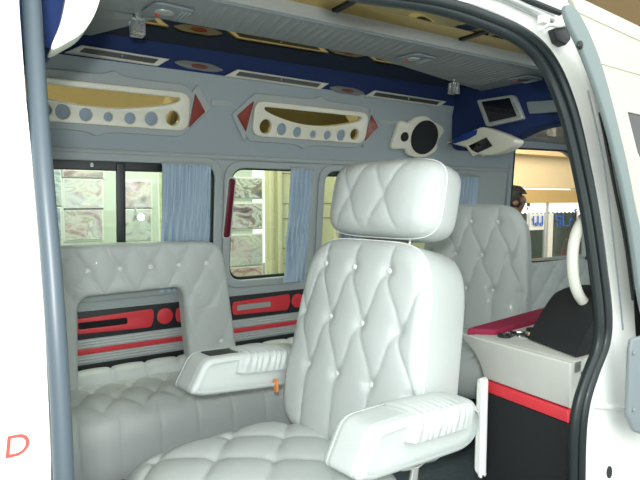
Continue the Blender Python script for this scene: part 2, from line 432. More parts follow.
pl = obj('rubber_plug', knob(pq, .0095, .6, axis=1), rubber); tag(pl, 'small round black rubber plug at the top of the grey edge strip', 'plug')
hp_ = obj('hinge', plate([rp(nearpoly([(628, 338), (650, 332), (655, 440), (630, 430), (624, 415), (626, 350)], -.05), .008)], DF, .0, .012, .005), greyplastic, fd, label='grey hinge plate')
for yy in (353, 410): obj('bolt', knob(onY(634, yy, -.064), .006, .5, axis=1), greyplastic, hp_)

# ================================================================== far wall furniture
# trim panels under the windows
def trim_set(x0, x1, label, parts):
    t = empty('side_trim_panel', FA @ Vector(((x0+x1)/2, .32, 0)), 0, label, 'trim panel')
    obj('backing', plate([rect(x0, .318, x1, .60)], FA, .0, .006), padding_l, t)
    obj('black_band', plate([rect(x0, .476, x1, .592)], FA, .006, .006, .002), black, t)
    obj('lower_black_band', plate([rect(x0, .329, x1, .369)], FA, .006, .008, .003), black, t)
    obj('red_stripe', plate([rect(x0, .412, x1, .434)], FA, .006, .008, .003), red, t)
    for z in (.380, .392, .404, .442, .454, .466):
        obj('grey_rib', tube(BM(), [FA @ Vector((x0, z, .006)), FA @ Vector((x1, z, .006))], .005, n=8), leather_b, t)
    for kind, a, b in parts:
        if kind == 'disc': obj('red_disc', plate([circ(a, .536, .036)], FA, .012, .007, .003), red, t)
        else:
            shape = rp([(a, .502), (b-.01, .494), (b+.005, .536), (b, .575), (a, .565), (a-.006, .536)], [.01, .012, .02, .012, .01, .01])
            sl = rect(a+.02, .521, a+(b-a)*.66, .548, .008) if b-a > .12 else None
            obj('red_inlay', plate([shape]+([sl] if sl else []), FA, .012, .007, .003), red, t)
            if sl: obj('slot', plate([sl], FA, .0115, .003), silver if a > .8 else screen, t)
trim_set(-.9, .945, 'black and red striped trim panel seen through the opening of the bench backrest',
         [('inlay', .02, .335-.07), ('inlay', .285, .608), ('disc', .660, 0), ('inlay', .712, .90)])
trim_set(.95, 2.9, 'black and red striped trim panel beneath the small middle window',
         [('inlay', .985, 1.292), ('disc', 1.339, 0), ('inlay', 1.387, 1.75), ('inlay', 1.8, 2.2), ('disc', 2.26, 0)])
# burgundy reflector
rf = empty('side_reflector', FB @ Vector((.957, .25, 0)), 0, 'narrow burgundy reflector strip between the two left windows', 'reflector')
rs_ = rp([(.930, .25), (.962, .25), (.982, .52), (.952, .525)], .014)
obj('rim', plate([rp([(.923, .243), (.969, .243), (.988, .528), (.946, .532)], .018)], FB, .008, .008, .003), leather_b, rf)
obj('lens', plate([rs_], FB, .014, .006, .003), burg, rf)
# curtains
def curtain(x0, x1, t0, t1, folds, label, dx=0, hem=.0):
    bm = BM(); nu = folds*8; nv = 14; G = []
    for j in range(nv+1):
        t = t0+(t1-t0)*j/nv; row = []
        for i in range(nu+1):
            k = i/nu; x = x0+(x1-x0)*k + dx*(1-j/nv) + .006*math.sin(j*.9+i*.7)*(1-j/nv)
            off = .030+.010*math.sin(2*PI*folds*k+.5*math.sin(j*.35))+.003*math.sin(5.3*k*folds+j*.2)
            row.append(bm.verts.new(FB @ Vector((x, t, off))))
        G.append(row)
    for j in range(nv):
        for i in range(nu): bm.faces.new((G[j][i], G[j][i+1], G[j+1][i+1], G[j+1][i]))
    bmesh.ops.recalc_face_normals(bm, faces=bm.faces[:])
    bmesh.ops.solidify(bm, geom=bm.faces[:], thickness=.0015)
    t = empty('window_curtain', FB @ Vector(((x0+x1)/2, t0, .03)), 0, label, 'curtain', None)
    obj('cloth', bm, curtain_m, t, smooth=80)
    obj('heading_rail', tube(BM(), [FB @ Vector((x0-.005, t1+.003, .03)), FB @ Vector((x1+.005, t1+.003, .03))], .006), padding_l, t)
curtain(.645, .860, .02, .578, 7, 'blue-grey pleated curtain drawn to the right side of the large left window', -.01)
curtain(1.268, 1.392, .012, .576, 5, 'blue-grey pleated curtain at the right of the small middle window', -.022)
curtain(1.57, 1.72, .02, .572, 5, 'blue-grey curtain seen low behind the left of the white headrest', .0)
curtain(2.425, 2.60, .02, .566, 6, 'blue-grey curtain right of the white headrest above the far grey seat', 0)

# mirror panels
def mirror_panel(x0, x1, holes, label, zoff=0):
    t = empty('wall_mirror_panel', FC @ Vector(((x0+x1)/2, .07, 0)), 0, label, 'mirror')
    xm = (x0+x1)/2 if x0 > .5 else .415
    back = [(x0-.0, .075), (xm-.12, .075), (xm-.06, .07), (xm-.03, .052), (xm, .07), (xm+.06, .075), (x1-.03, .075), (x1+.018, .11), (x1+.018, .265), (x1-.02, .292), (xm+.12, .295), (xm+.06, .30), (xm+.03, .318), (xm, .30), (xm-.06, .295), (x0, .292), (x0-.02, .262), (x0-.02, .10)]
    obj('backing', plate([rp(back, .02)], FC, .0, .014, .005), padding_l, t)
    fr = rp([(x0, .103), (x1-.0, .103), (x1+.0, .263), (x0, .263)], [.05, .05, .05, .05])
    L = x1-x0
    op = [(x0+.05+(L-.095)*k/16, .238) for k in range(17)]
    low = [(x1-.045-(L-.095)*k/20, .225-.052*math.sin(PI*k/20)**.8) for k in range(21)]
    op = rp(op[:1]+op[-1:]+low, .012, 3)
    rr = [r for _, _, r in holes]
    loops = [fr, op]+[circ(a, b, r, 24, r*1.08) for a, b, r in holes]
    obj('frame', plate(loops, FC, .012, .024, .006), cream, t)
    obj('mirror_glass', plate([rp([(x0+.015, .12), (x1-.015, .12), (x1-.015, .25), (x0+.015, .25)], .03)], FC, .010, .008), mat('amber_mirror', (.50, .37, .14), .03, metal=1), t)
    ends = [0, len(holes)-1] if x0 > .5 else [len(holes)-1]
    for i, (a, b, r) in enumerate(holes):
        if i in ends: continue
        d = plate([circ(a, b, r+.001, 24, r*1.08+.001)], FC, .012, .012, .003)
        obj('grey_disc', d, discgrey, t)
mirror_panel(.02, .747, [(.085, .155, .020), (.150, .150, .024), (.206, .146, .018), (.262, .144, .025), (.342, .140, .022), (.424, .138, .016), (.506, .139, .020), (.590, .144, .025), (.678, .153, .028)],
             'cream framed curved mirror panel above the large left window')
mirror_panel(1.043, 1.685, [(1.108, .150, .030), (1.192, .144, .025), (1.277, .137, .022), (1.366, .132, .016), (1.449, .133, .020), (1.531, .138, .025), (1.612, .148, .025)],
             'cream framed oval mirror panel above the small middle window')
def marker(lens, sur, label):
    c = FC @ Vector((lens[0][0], lens[0][1], 0))
    t = empty('marker_light', c, 0, label, 'marker light')
    obj('surround', plate([rp(sur, .01)], FC, .0, .012, .005), padding_l, t)
    obj('lens', plate([rp(lens, .004)], FC, .010, .010, .004), redlens, t)
marker([(.753, .118), (.822, .19), (.772, .262)], [(.738, .085), (.852, .205), (.785, .302), (.760, .27)], 'red triangular marker light right of the large cream framed mirror')
marker([(1.043, .258), (1.020, .118), (.970, .186)], [(1.052, .297), (.945, .187), (1.020, .07), (1.03, .1)], 'red triangular marker light pointing left beside the oval mirror panel')
marker([(1.711, .255), (1.768, .195), (1.694, .117)], [(1.705, .282), (1.795, .195), (1.69, .075)], 'red triangular marker light between the oval mirror panel and the round speaker')
# embossed line linking the panels
for i, (a, b, z) in enumerate(((.85, .95, .232), (1.79, 1.9, .222))):
    struct('trim_%d' % (9+i), plate([rect(a, z-.012, b, z+.012, .006)], FC, 0, .004, .0015), padding_l)
# round speaker
sk = empty('wall_speaker', FC @ Vector((2.05, .06, 0)), 0, 'round black speaker in a cream moulded housing on the upper wall', 'speaker')
hs = smoothpts([(1.90, .236, 0), (1.965, .240, 0), (2.01, .268, 0), (2.08, .278, 0), (2.14, .255, 0), (2.215, .232, 0), (2.235, .20, 0), (2.205, .15, 0), (2.205, .095, 0), (2.14, .055, 0), (2.07, .045, 0), (2.0, .06, 0), (1.965, .088, 0), (1.885, .085, 0), (1.872, .11, 0), (1.885, .18, 0)], 4, True)
obj('housing', plate([[(p.x, p.y) for p in hs]], FC, .0, .032, .010), cream, sk)
obj('woofer', plate([circ(2.090, .163, .098, 40, .094)], FC, .030, .010, .004), mesh_m, sk)
obj('tweeter', plate([circ(1.945, .157, .026)], FC, .030, .010, .004), mesh_m, sk)

# blue cornice: vents and medallions
def vent(x0, x1, z, label, slope=0):
    t = empty('cornice_vent', FD @ Vector(((x0+x1)/2, z-.015, 0)), 0, label, 'vent', 'silver strip vents on the blue cornice')
    poly = [(x0-.02, z-.018), (x1-.05, z-.022), (x1, z+.012), (x0+.04, z+.018)]
    inn = [(x0+.03, z-.009), (x1-.065, z-.013), (x1-.045, z+.006), (x0+.05, z+.010)]
    obj('frame', plate([rp(poly, .006), rp(inn, .004)], FD, .004, .016, .004), mat('vent_frame', (.66, .68, .62), .3), t)
    obj('grille', plate([rp(inn, .004)], FD, .006, .004), mat('vent_dark', (.09, .10, .10), .35, metal=.5), t)
    obj('louvre_knob', knob(FD @ Vector(((x0+x1)/2, z, .012)), .005, 1), chrome, t)
vent(.29, .66, .024, 'long silver vent on the blue cornice above the left mirror panel')
vent(.915, 1.43, .016, 'long silver vent on the blue cornice above the oval mirror panel')
vent(1.67, 2.22, .008, 'long silver vent on the blue cornice above the round speaker')
def med(x, z, label):
    t = empty('cornice_lamp', FD @ Vector((x, z-.02, 0)), 0, label, 'lamp')
    obj('bezel', plate([rp([(x-.115, z+.004), (x-.07, z+.018), (x+.05, z+.018), (x+.115, z), (x+.07, z-.016), (x-.06, z-.014)], .02)], FD, .004, .008, .003), mat('bezel_grey', (.16, .18, .19), .45), t)
    obj('lens', plate([circ(x, z, .036, 24, .009)], FD, .012, .005, .002), mat('dim_red', (.16, .04, .03), .3), t)
med(.785, .024, 'grey bezel with oval red lens on the cornice above the left triangular light')
med(1.545, .006, 'grey bezel with oval red lens on the cornice right of the middle vent')

# ceiling duct
X0, X1, Y0, Y1, ZB = .30, 2.30, .79, 1.03, 1.64
dt = empty('ceiling_duct', (1.3, .93, ZB), 0, 'long grey ribbed duct panel hanging along the mirrored ceiling', 'duct')
bm = BM(); nx, ny = 560, 10; G = []
def plain(x): return x < .60 or 1.42 < x < 1.60 or x > 2.16
for i in range(nx+1):
    x = X0+(X1-X0)*i/nx; row = []
    for j in range(ny+1):
        k = j/ny; y = Y0+(Y1-Y0+max(0, x-1.4)*.25)*k
        xs = x-.05*k*k
        rib = 0 if plain(x) else (.004 if (xs/.036) % 1 < .28 else 0)
        fall = .004*math.sin(PI*k)
        row.append(bm.verts.new((x, y, ZB-fall-rib*(1 if 0 < j < ny else 0))))
    G.append(row)
for i in range(nx):
    for j in range(ny): bm.faces.new((G[i][j], G[i+1][j], G[i+1][j+1], G[i][j+1]))
obj('ribbed_underside', bm, duct_m, dt, smooth=30)
obj('pebbled_side', ebox((X0, Y0-.02, ZB+.001), (X1, Y0+.004, 1.70), None, .006), duct_peb, dt)
obj('side_rail', tube(BM(), [(X0, Y0-.004, ZB), (X1, Y0-.004, ZB)], .005, n=10), greyplastic, dt)
obj('outer_edge', ebox((X0, Y1-.006, ZB), (1.4, Y1, 1.70)), duct_m, dt)
bm = BM()
v = [bm.verts.new(p) for p in ((1.4, Y1-.006, ZB), (X1, Y1+.219, ZB), (X1, Y1+.219, 1.70), (1.4, Y1-.006, 1.70), (1.4, Y1, ZB), (X1, Y1+.225, ZB), (X1, Y1+.225, 1.70), (1.4, Y1, 1.70))]
for q in ((0, 1, 2, 3), (4, 7, 6, 5), (0, 4, 5, 1), (3, 2, 6, 7), (1, 5, 6, 2), (0, 3, 7, 4)): bm.faces.new([v[i] for i in q])
obj('outer_edge', bm, duct_m, dt)
# reading lamp plates on the duct
for x, c in ((.50, 0), (1.52, 1), (2.22, 2)):
    UF = frame((x, .92, ZB-.004), (1, 0, 0), (0, -1, 0))
    obj('lamp_plate', plate([rp([(-.07, -.06), (.06, -.06), (.08, .05), (-.05, .06)], .03)], UF, .002, .008, .003), greyplastic, dt)
    obj('lamp_lens', plate([circ(-.01, .0, .03, 20, .022)], UF, .008, .006, .002), silver if c < 2 else brownhl, dt)
    obj('red_switch', plate([circ(-.02, -.038, .008, 12)], UF, .008, .006, .002), red, dt)
    for k in range(3): obj('louvre', plate([rect(.035+.012*k, -.045, .041+.012*k, .03)], UF, .008, .004, .001), padding_l, dt)
# wide grey end panel joining the duct to the cornice
ep = obj('ceiling_end_panel', plate([rp([(.02, -1.04), (.30, -.80), (.30, -1.07), (.52, -1.1), (.36, -1.42), (.02, -1.42)], .01)], frame((0, 0, 1.66), (1, 0, 0), (0, -1, 0)), -.02, .02, .004), duct_m)
tag(ep, 'flat grey ceiling panel joining the left end of the duct to the blue cornice', 'ceiling panel')
# clear acrylic lamps
def crystal(p, label):
    t = empty('acrylic_lamp', (p[0], p[1], p[2]-.072), 0, label, 'lamp')
    obj('chrome_stem', tube(BM(), [(p[0], p[1], p[2]), (p[0], p[1], p[2]-.022)], .015, n=14), chrome, t)
    obj('clear_block', ebox((p[0]-.021, p[1]-.021, p[2]-.072), (p[0]+.021, p[1]+.021, p[2]-.020), None, .003), acryl, t)
    obj('core', tube(BM(), [(p[0], p[1], p[2]-.018), (p[0], p[1], p[2]-.062)], .006, n=8), chrome, t)
p = onZ(137, 14, 1.645); crystal((p.x, p.y, 1.648), 'clear square acrylic lamp under the left end of the ceiling duct')
p = onZ(454, 79, 1.64); crystal((p.x, p.y, 1.64), 'clear acrylic lamp with chrome stem under the right end of the duct')
# cream tongue-shaped end cap
tp = smoothpts([(p.x, p.z, 0) for p in [onY(x, y, .22) for x, y in ((70, -26), (65, 2), (60, 24), (51, 49), (68, 42), (83, 32), (94, 16), (101, -4), (104, -26))]], 4)
cc = obj('overhead_end_cap', plate([[(p.x, p.y) for p in tp]], frame((0, .22, 0), (1, 0, 0), (0, 0, 1)), -.06, .06, .0015), cream_w)
tag(cc, 'cream tongue-shaped end cap hanging at the top left corner of the doorway', 'end cap')
shp = [(p.x, p.z) for p in [onY(x, y, .24) for x, y in ((76, -60), (74, 5), (64, 32), (53, 46), (30, 44))]]
oc = obj('overhead_shelf', plate([shp+[(-.5, shp[-1][1]), (-.5, 1.695), (shp[0][0], 1.695)]], frame((0, .24, 0), (1, 0, 0), (0, 0, 1)), -.16, .14, .004), blue)
tag(oc, 'dark blue padded overhead shelf behind the cream end cap at top left', 'shelf')

# transverse blue cabinet
XB = 2.30
bc = empty('overhead_cabinet', (XB+.1, .9, 1.38), 0, 'dark blue padded overhead cabinet crossing the van in front of the ceiling duct', 'cabinet')
CF = frame((XB, 0, 0), (0, -1, 0), (0, 0, 1))     # s = -y
cp = [(onX(x, y, XB)) for x, y in ((443, 149), (468, 151), (498, 144), (530, 128), (590, 118))]
out = [(-1.47, 1.70), (-1.47, cp[0].z-.01)]+[(-p.y, p.z) for p in cp[1:]]+[(-.02, 1.43), (-.02, 1.70)]
obj('body', plate([rp(out, [0, .05, .06, .1, .06, .02, .02, 0])], CF, -.12, .12, .012), blue, bc)
g = [onX(x, y, XB) for x, y in ((527, 102), (560, 100), (562, 112), (530, 114))]
obj('grey_insert', plate([rp([(-p.y, p.z) for p in g], .01)], CF, .0, .008, .003), greyplastic, bc)
# LCD
g = [onX(x, y, XB-.03) for x, y in ((476, 100), (513, 94.5), (523, 119), (486, 127))]
CF2 = frame((XB-.03, 0, 0), (0, -1, 0), (0, 0, 1))
lc = empty('lcd_monitor', (XB-.02, (g[0].y+g[2].y)/2, g[3].z), 0, 'small LCD monitor with silver bezel on the blue overhead cabinet', 'monitor')
gp = [Vector((-p.y, p.z)) for p in g]; cg = sum(gp, Vector((0, 0)))/4
scr = [cg+(p-cg)*f for p, f in zip(gp, (.76, .76, .76, .76))]; scr = [p+Vector((-.004, .004)) for p in scr]
obj('bezel', plate([rp([tuple(p) for p in gp], .018), [tuple(p) for p in scr]], CF2, -.03, .03, .005), silver, lc)
obj('screen', plate([[tuple(p) for p in scr]], CF2, -.015, .008), screen, lc)
for k in range(3):
    e = gp[1].lerp(gp[2], .35+.15*k).lerp(cg, .12)
    obj('control_button', knob(CF2 @ Vector((e.x, e.y, .001)), .005, .5), greyplastic, lc)
# eye shaped cream speaker pod
XE = 2.245
EF = frame((XE, 0, 0), (0, -1, 0), (0, 0, 1))
def ep_(pts, X=XE): return [(-(lambda p: p.y)(onX(x, y, X)), onX(x, y, X).z) for x, y in pts]
pod = empty('overhead_speaker_pod', onX(485, 157, XE), 0, 'cream eye-shaped pod with black display and blue pad below the monitor', 'speaker pod')
crescent = rp(ep_([(454, 142), (466, 134), (480, 130), (479, 135), (470, 140), (458, 143.5)]), .004)
disp = ep_([(470, 146), (488, 137.5), (494, 146), (476, 154.5)])
obj('shell', plate([rp(ep_([(449, 143), (466, 134.5), (484, 126.8), (500, 131.5), (519, 140.5), (514, 147.5), (503, 153), (490, 156), (477, 154.5), (467, 147)]), [.004, .06, .02, .06, .02, .03, .06, .06, .03, .06]), disp], EF, -.055, .075, .010), cream, pod)
obj('blue_pad', plate([crescent], EF, .019, .006, .002), mat('blue_pad', (.01, .05, .25), .5), pod)
obj('display', plate([disp], EF, .0, .012, .001), screen, pod)

# ================================================================== benches
bn = empty('side_bench', (.6, 1.25, .0), 0, 'grey tufted leather bench with an open framed backrest below the large window', 'bench')
# seat: long cushion, tufted on top, vertical seams on the front face
bm = BM()
prof = [(1.10, .07), (1.075, .13), (1.068, .22), (1.075, .27), (1.095, .31), (1.13, .335), (1.17, .345), (1.22, .348), (1.27, .348), (1.32, .347), (1.37, .345), (1.41, .342), (1.46, .335)]
prof = [tuple(p)[:2] for p in smoothpts([(a, b, 0) for a, b in prof], 4)]
bx0, bx1, nx = -.35, 1.42, 300
tf = tufter(.135, .20, .016, .007, 0, 1.23, ex=.35)
G = []
for i in range(nx+1):
    x = bx0+(bx1-bx0)*i/nx; row = []
    for j, (y, z) in enumerate(prof):
        a = prof[max(0, j-1)]; b = prof[min(len(prof)-1, j+1)]
        nrm = Vector((0, -(b[1]-a[1]), b[0]-a[0])).normalized()
        topw = max(0, min(1, (y-1.09)/.07))
        sc = .135; ph = ((x+.0425)/sc) % 1; ph = min(ph, 1-ph)
        seam = (.004*math.exp(-(ph*sc/.004)**2)+.005*(1-abs(math.sin(PI*(x+.0425)/sc))**.4))*(1-.5*max(0, (.25-z)/.15))
        front = (1-topw)
        d = tf(x-.0425+.0675, y)*topw+seam*front
        row.append(bm.verts.new(Vector((x, y, z))-nrm*d))
    G.append(row)
for i in range(nx):
    for j in range(len(prof)-1): bm.faces.new((G[i][j], G[i+1][j], G[i+1][j+1], G[i][j+1]))
for row in (G[0], G[-1]):
    c0 = bm.verts.new((row[0].co.x, prof[-1][0], prof[0][1])); bm.faces.new(row+[c0])
obj('seat', bm, leather_b, bn, smooth=75)
obj('seat_base', ebox((bx0, 1.15, 0), (bx1, 1.52, .12)), blackcloth, bn)
obj('red_kick_panel', ebox((bx0, 1.09, .0), (bx1, 1.11, .10), None, .004), red, bn)
# lower bolster along the wall
bm = BM(); nx = 260; G = []
for i in range(nx+1):
    x = bx0+(bx1-bx0)*i/nx; ph = (x/.135) % 1; ph = min(ph, 1-ph)
    d = .005*math.exp(-(ph*.135/.006)**2)+.006*(1-abs(math.sin(PI*x/.135))**.5)
    row = []
    for k in range(13):
        th = -PI*.25+PI*1.15*k/12
        row.append(bm.verts.new((x, 1.462-(.062-d)*math.cos(th)*.9, .335+(.05-d)*math.sin(th))))
    G.append(row)
for i in range(nx):
    for j in range(12): bm.faces.new((G[i][j], G[i+1][j], G[i+1][j+1], G[i][j+1]))
bm.faces.new(G[0]); bm.faces.new(G[-1])
obj('bolster', bm, leather_b, bn, smooth=75)
# framed backrest: ring between rounded outer and inner outlines
def ring_back():
    out = rp([(.10, .325), (.925, .325), (.865, .875), (.13, .885)], [.03, .03, .09, .06], 10)
    inn = rp([(.272, .336), (.706, .336), (.683, .690), (.283, .683)], [.02, .03, .045, .05], 10)
    def resample(poly, N, c):
        n = len(poly); L = [0]
        for i in range(n): L.append(L[-1]+math.dist(poly[i], poly[(i+1) % n]))
        def at(s):
            s %= L[-1]
            for i in range(n):
                if L[i+1] >= s:
                    f = (s-L[i])/max(1e-9, L[i+1]-L[i]); a = poly[i]; b = poly[(i+1) % n]
                    return Vector((a[0]+(b[0]-a[0])*f, a[1]+(b[1]-a[1])*f))
        return at, L[-1]
    N = 300; c = Vector((.485, .54))
    def hit(poly, ang):
        d = Vector((math.cos(ang), math.sin(ang))); best = None
        for i in range(len(poly)):
            a = Vector(poly[i])-c; b = Vector(poly[(i+1) % len(poly)])-c; e = b-a
            den = d.x*e.y-d.y*e.x
            if abs(den) < 1e-12: continue
            t = (a.x*e.y-a.y*e.x)/den; u = (a.x*d.y-a.y*d.x)/den
            if t > 0 and -1e-6 <= u <= 1+1e-6 and (best is None or t > best): best = t
        return c+d*best
    bm = BM(); K = 26; rings = []
    Rr = .028; Yf = 1.372; T = .085
    def tuf(x, z):
        d = 0
        # upper row: lattice about z=.78
        if z > .60 and x < .93:
            wgt = min(1, max(0, (z-.655)/.03)) if x < .70 else 1
            yy = (x-.320)/.117; zz = (z-.782)/.20
            s, t = yy+zz, yy-zz
            q = abs(math.sin(PI*s)*math.sin(PI*t)); d = .016*(1-q**.24)
            xr = .320+.117*round((x-.320)/.117)
            d += .008*math.exp(-((x-xr)**2+(z-.782)**2)/.018**2)
        elif x > .66:
            zz = (z-.44)/.34; yy = (x-.845)/.14
            s, t = yy+zz, yy-zz
            q = abs(math.sin(PI*s)*math.sin(PI*t)); d = .012*(1-q**.28)
            d += .008*math.exp(-((x-.845)**2+(z-.44)**2)/.018**2)
            if x < .77: d += .004*math.sin(x*200+z*60)*(1-(x-.66)/.11)     # gathered folds beside the opening
        return d
    for k in range(N):
        ang = 2*PI*k/N; po = hit(out, ang); pi_ = hit(inn, ang); W = (po-pi_).length; rg = []
        prof_ = []
        for i in range(K+1):
            s = i/K; s = .5-.5*math.cos(PI*s)
            p = pi_.lerp(po, s); e = min(s, 1-s)*W
            rr = 0 if e >= Rr else Rr*(1-math.sqrt(max(0, 1-(1-e/Rr)**2)))
            fdv = min(1, e/(Rr*.7))
            lean = (p.y-.33)*.04
            rg.append(bm.verts.new((p.x, Yf+rr+lean+tuf(p.x, p.y)*fdv, p.y)))
        for s in (1, 0):
            p = pi_.lerp(po, s); rg.append(bm.verts.new((p.x, Yf+T+(p.y-.33)*.04, p.y)))
        rings.append(rg)
    M_ = len(rings[0])
    for k in range(N):
        A, B = rings[k], rings[(k+1) % N]
        for i in range(M_): bm.faces.new((A[i], A[(i+1) % M_], B[(i+1) % M_], B[i]))
    return bm
bk = obj('backrest', ring_back(), leather_b, bn, smooth=70)
for x in (.203, .320, .437, .554, .671, .788):
    obj('button', knob((x, 1.372+.018+.013, .782), .0105, .6, axis=1), button_m, bk)
obj('button', knob((.845, 1.372+.004+.012, .44), .0105, .6, axis=1), button_m, bk)

# ================================================================== captain chairs
def captain(loc, rz, name, label, cat, lm, pm, full=True, k=1.0):
    """local space: faces -x; armrests along x"""
    t = empty(name, loc, rz, label, cat)
    L = dict(world=False)
    zs = .375
    tilt = Matrix.Rotation(math.radians(13), 4, 'Y')           # back leans towards +x
    MB = Matrix.Translation((.085, 0, zs-.05)) @ tilt
    a, b = .125, .31
    Wb, Hb = .535, .605
    z1, z3, y0 = .52, .21, .015
    base = tufter(a, b, .011, .010, y0, z1, ex=.25, warp=.006)
    def tf_(y, z):
        if z > z1 or z < z3:
            zr = z1 if z > z1 else z3
            ph = (y-y0)/a
            q = abs(math.sin(PI*ph))
            return .011*(1-q**.3)+.010*math.exp(-(((ph-round(ph))*a)**2+(z-zr)**2)/.018**2)
        return base(y, z)
    bmc, ring, P = cushion(Wb, Hb, .22, .034, 5, 110, 124, tf_, taper=.14, crown=.022, M=MB)
    back = obj('backrest', bmc, lm, t, smooth=70, **L)
    obj('piping', tube(BM(), ring, .0018, True, 6), pm, back, **L)
    for y, z in nodes(a, b, y0, z1, (-.13, .17), (.16, .55)):
        p = MB @ Vector((-.11-.022*(1-(y/.23)**2)+.013+.004, y, z))
        obj('button', knob(p, .009, .6), button_m, back, **L)
    if full:
        # headrest bolster
        MH = Matrix.Translation((.07, 0, zs-.05)) @ tilt @ Matrix.Translation((.0, 0, Hb+.018))
        tf2 = (lambda g: (lambda y, z: g(y, z)*max(0, min(1, (y+.15)/.05))))(tufter(.135, .25, .010, .002, -.045, .1175, ex=.25))
        bmc, ring, P = cushion(.42, .235, .17, .055, 4.6, 84, 50, tf2, crown=.02, M=MH)
        hd = obj('headrest', bmc, lm, t, smooth=70, **L)
        obj('piping', tube(BM(), ring, .0015, True, 6), pm, hd, **L)
        for y in (-.09, .09):
            obj('headrest_post', tube(BM(), [MH @ Vector((0, y, -.06)), MH @ Vector((0, y, .02))], .006, n=10), chrome, t, **L)
    # seat
    MS = Matrix(((0, 0, -1, .03), (0, -1, 0, 0), (-1, 0, 0, zs-.085), (0, 0, 0, 1)))
    MS = Matrix.Translation((0, 0, 0)) @ Matrix.Rotation(math.radians(3), 4, 'Y') @ MS
    tf3 = tufter(.20, .22, .018, .006, .0, .05, ex=.3)
    bmc, ring, P = cushion(.57, .60, .17, .075, 4.0, 90, 90, tf3, crown=.018, M=MS)
    st = obj('seat', bmc, lm, t, smooth=70, **L)
    obj('pedestal', ebox((-.38, -.17, .03), (.02, .17, .235), None, .02), blackcloth, t, **L)
    obj('floor_rail', ebox((-.42, -.19, .0), (.10, -.15, .03), None, .004), silver, t, **L)
    obj('floor_rail', ebox((-.42, .15, .0), (.10, .19, .03), None, .004), silver, t, **L)
    if full:
        for sgn in (-1, 1):
            yc = sgn*.315
            prf = dense(rp([(.145, .040), (.155, -.01), (.11, -.055), (-.05, -.062), (-.25, -.068), (-.300, -.060), (-.262, .038), (-.15, .050), (.0, .058), (.10, .062)],
                           [.03, .03, .05, .05, .02, .018, .03, .05, .05, .04]), .006)
            def ru(x, z, y, yc=yc):
                if z > .02 and -.12 < x < .10 and abs(y-yc) < .04:
                    w_ = min(1, (x+.12)/.03, (.10-x)/.03)*min(1, (z-.02)/.02)
                    return .0035*w_*math.sin(x*270+1.2*math.sin(y*24)+math.sin(x*61)*1.2)
                return 0
            MA = Matrix.Translation((-.005, 0, .518)) @ Matrix.Rotation(math.radians(10), 4, 'Y')
            ar = obj('armrest', slab(prf, yc-.055, yc+.055, .016, MA, 12, None, 5), lm, t, smooth=70, **L)
            bm = BM(); G = []; NX, NU = 130, 26
            sec = [(.0565, .0), (.0575, .02), (.0575, .038), (.053, .052), (.042, .060), (.022, .064)]
            sec = sec+[(0, .065)]+[(-p, q) for p, q in reversed(sec)]
            sec = [tuple(p)[:2] for p in smoothpts([(p, q, 0) for p, q in sec], 2)]; cs_ = Vector((0, .03))
            for i in range(NX+1):
                f = i/NX; x = -.145+.265*f; endf = min(1, f/.08, (1-f)/.08); row = []
                for j, (py, pz) in enumerate(sec):
                    u = j/(len(sec)-1); nn = (Vector((py, pz))-cs_).normalized()
                    fold = math.sin(2*PI*f*11+1.1*math.sin(u*7)+.8*math.sin(f*23))
                    amp = .0042*math.sin(PI*min(1, .12+f))*min(1, u*8, (1-u)*8)
                    o_ = amp*fold*endf-.007*(1-endf)
                    row.append(bm.verts.new(MA @ Vector((x, yc+py+nn.x*o_, pz-.004+(x+.02)*.04+nn.y*o_))))
                G.append(row)
            for i in range(NX):
                for j in range(len(sec)-1): bm.faces.new((G[i][j], G[i+1][j], G[i+1][j+1], G[i][j+1]))
            bm.faces.new(G[0]); bm.faces.new(G[-1]); 
            obj('gathered_pad', bm, lm, ar, smooth=75, label='gathered leather pad', **L)
            if sgn < 0: obj('arm_bracket', slab(dense(rp([(.04, -.03), (.07, -.09), (.02, -.115), (-.06, -.11), (-.08, -.04)], .02), .01), sgn*.275-.02, sgn*.275+.03, .008, MA), lm, t, **L)
            if sgn < 0: obj('adjuster_knob', tube(BM(), [MA @ Vector((.01, sgn*.285, -.11)), MA @ Vector((.01, sgn*.285, -.145))], .011, n=12), chrome, t, **L)
            if sgn > 0:
                obj('control_pad', plate([rect(-.235, -.03, -.10, .03, .008)], MA @ frame((0, yc, .060), (1, 0, .09), (0, 1, 0)), -.001, .005, .002), black, ar, world=False)
        tg = ebox((-.012, .252, .445), (-.004, .270, .485), None, .001)
        obj('fabric_tag', tg, orange, t, label='small orange fabric tag', **L)
    return t
captain((.815, .455, 0), math.radians(11), 'captain_chair', 'large off-white quilted leather captain chair with headrest and armrests in the doorway', 'chair', leather, piping)
captain((2.0, 1.05, 0), math.radians(28), 'captain_chair', 'grey tufted leather seat without headrest behind the off-white captain chair', 'chair', leather_b, leather_b, full=False)
c2 = bpy.data.objects['captain_chair.001']; c2.scale = (1.05, 1.05, 1.10)

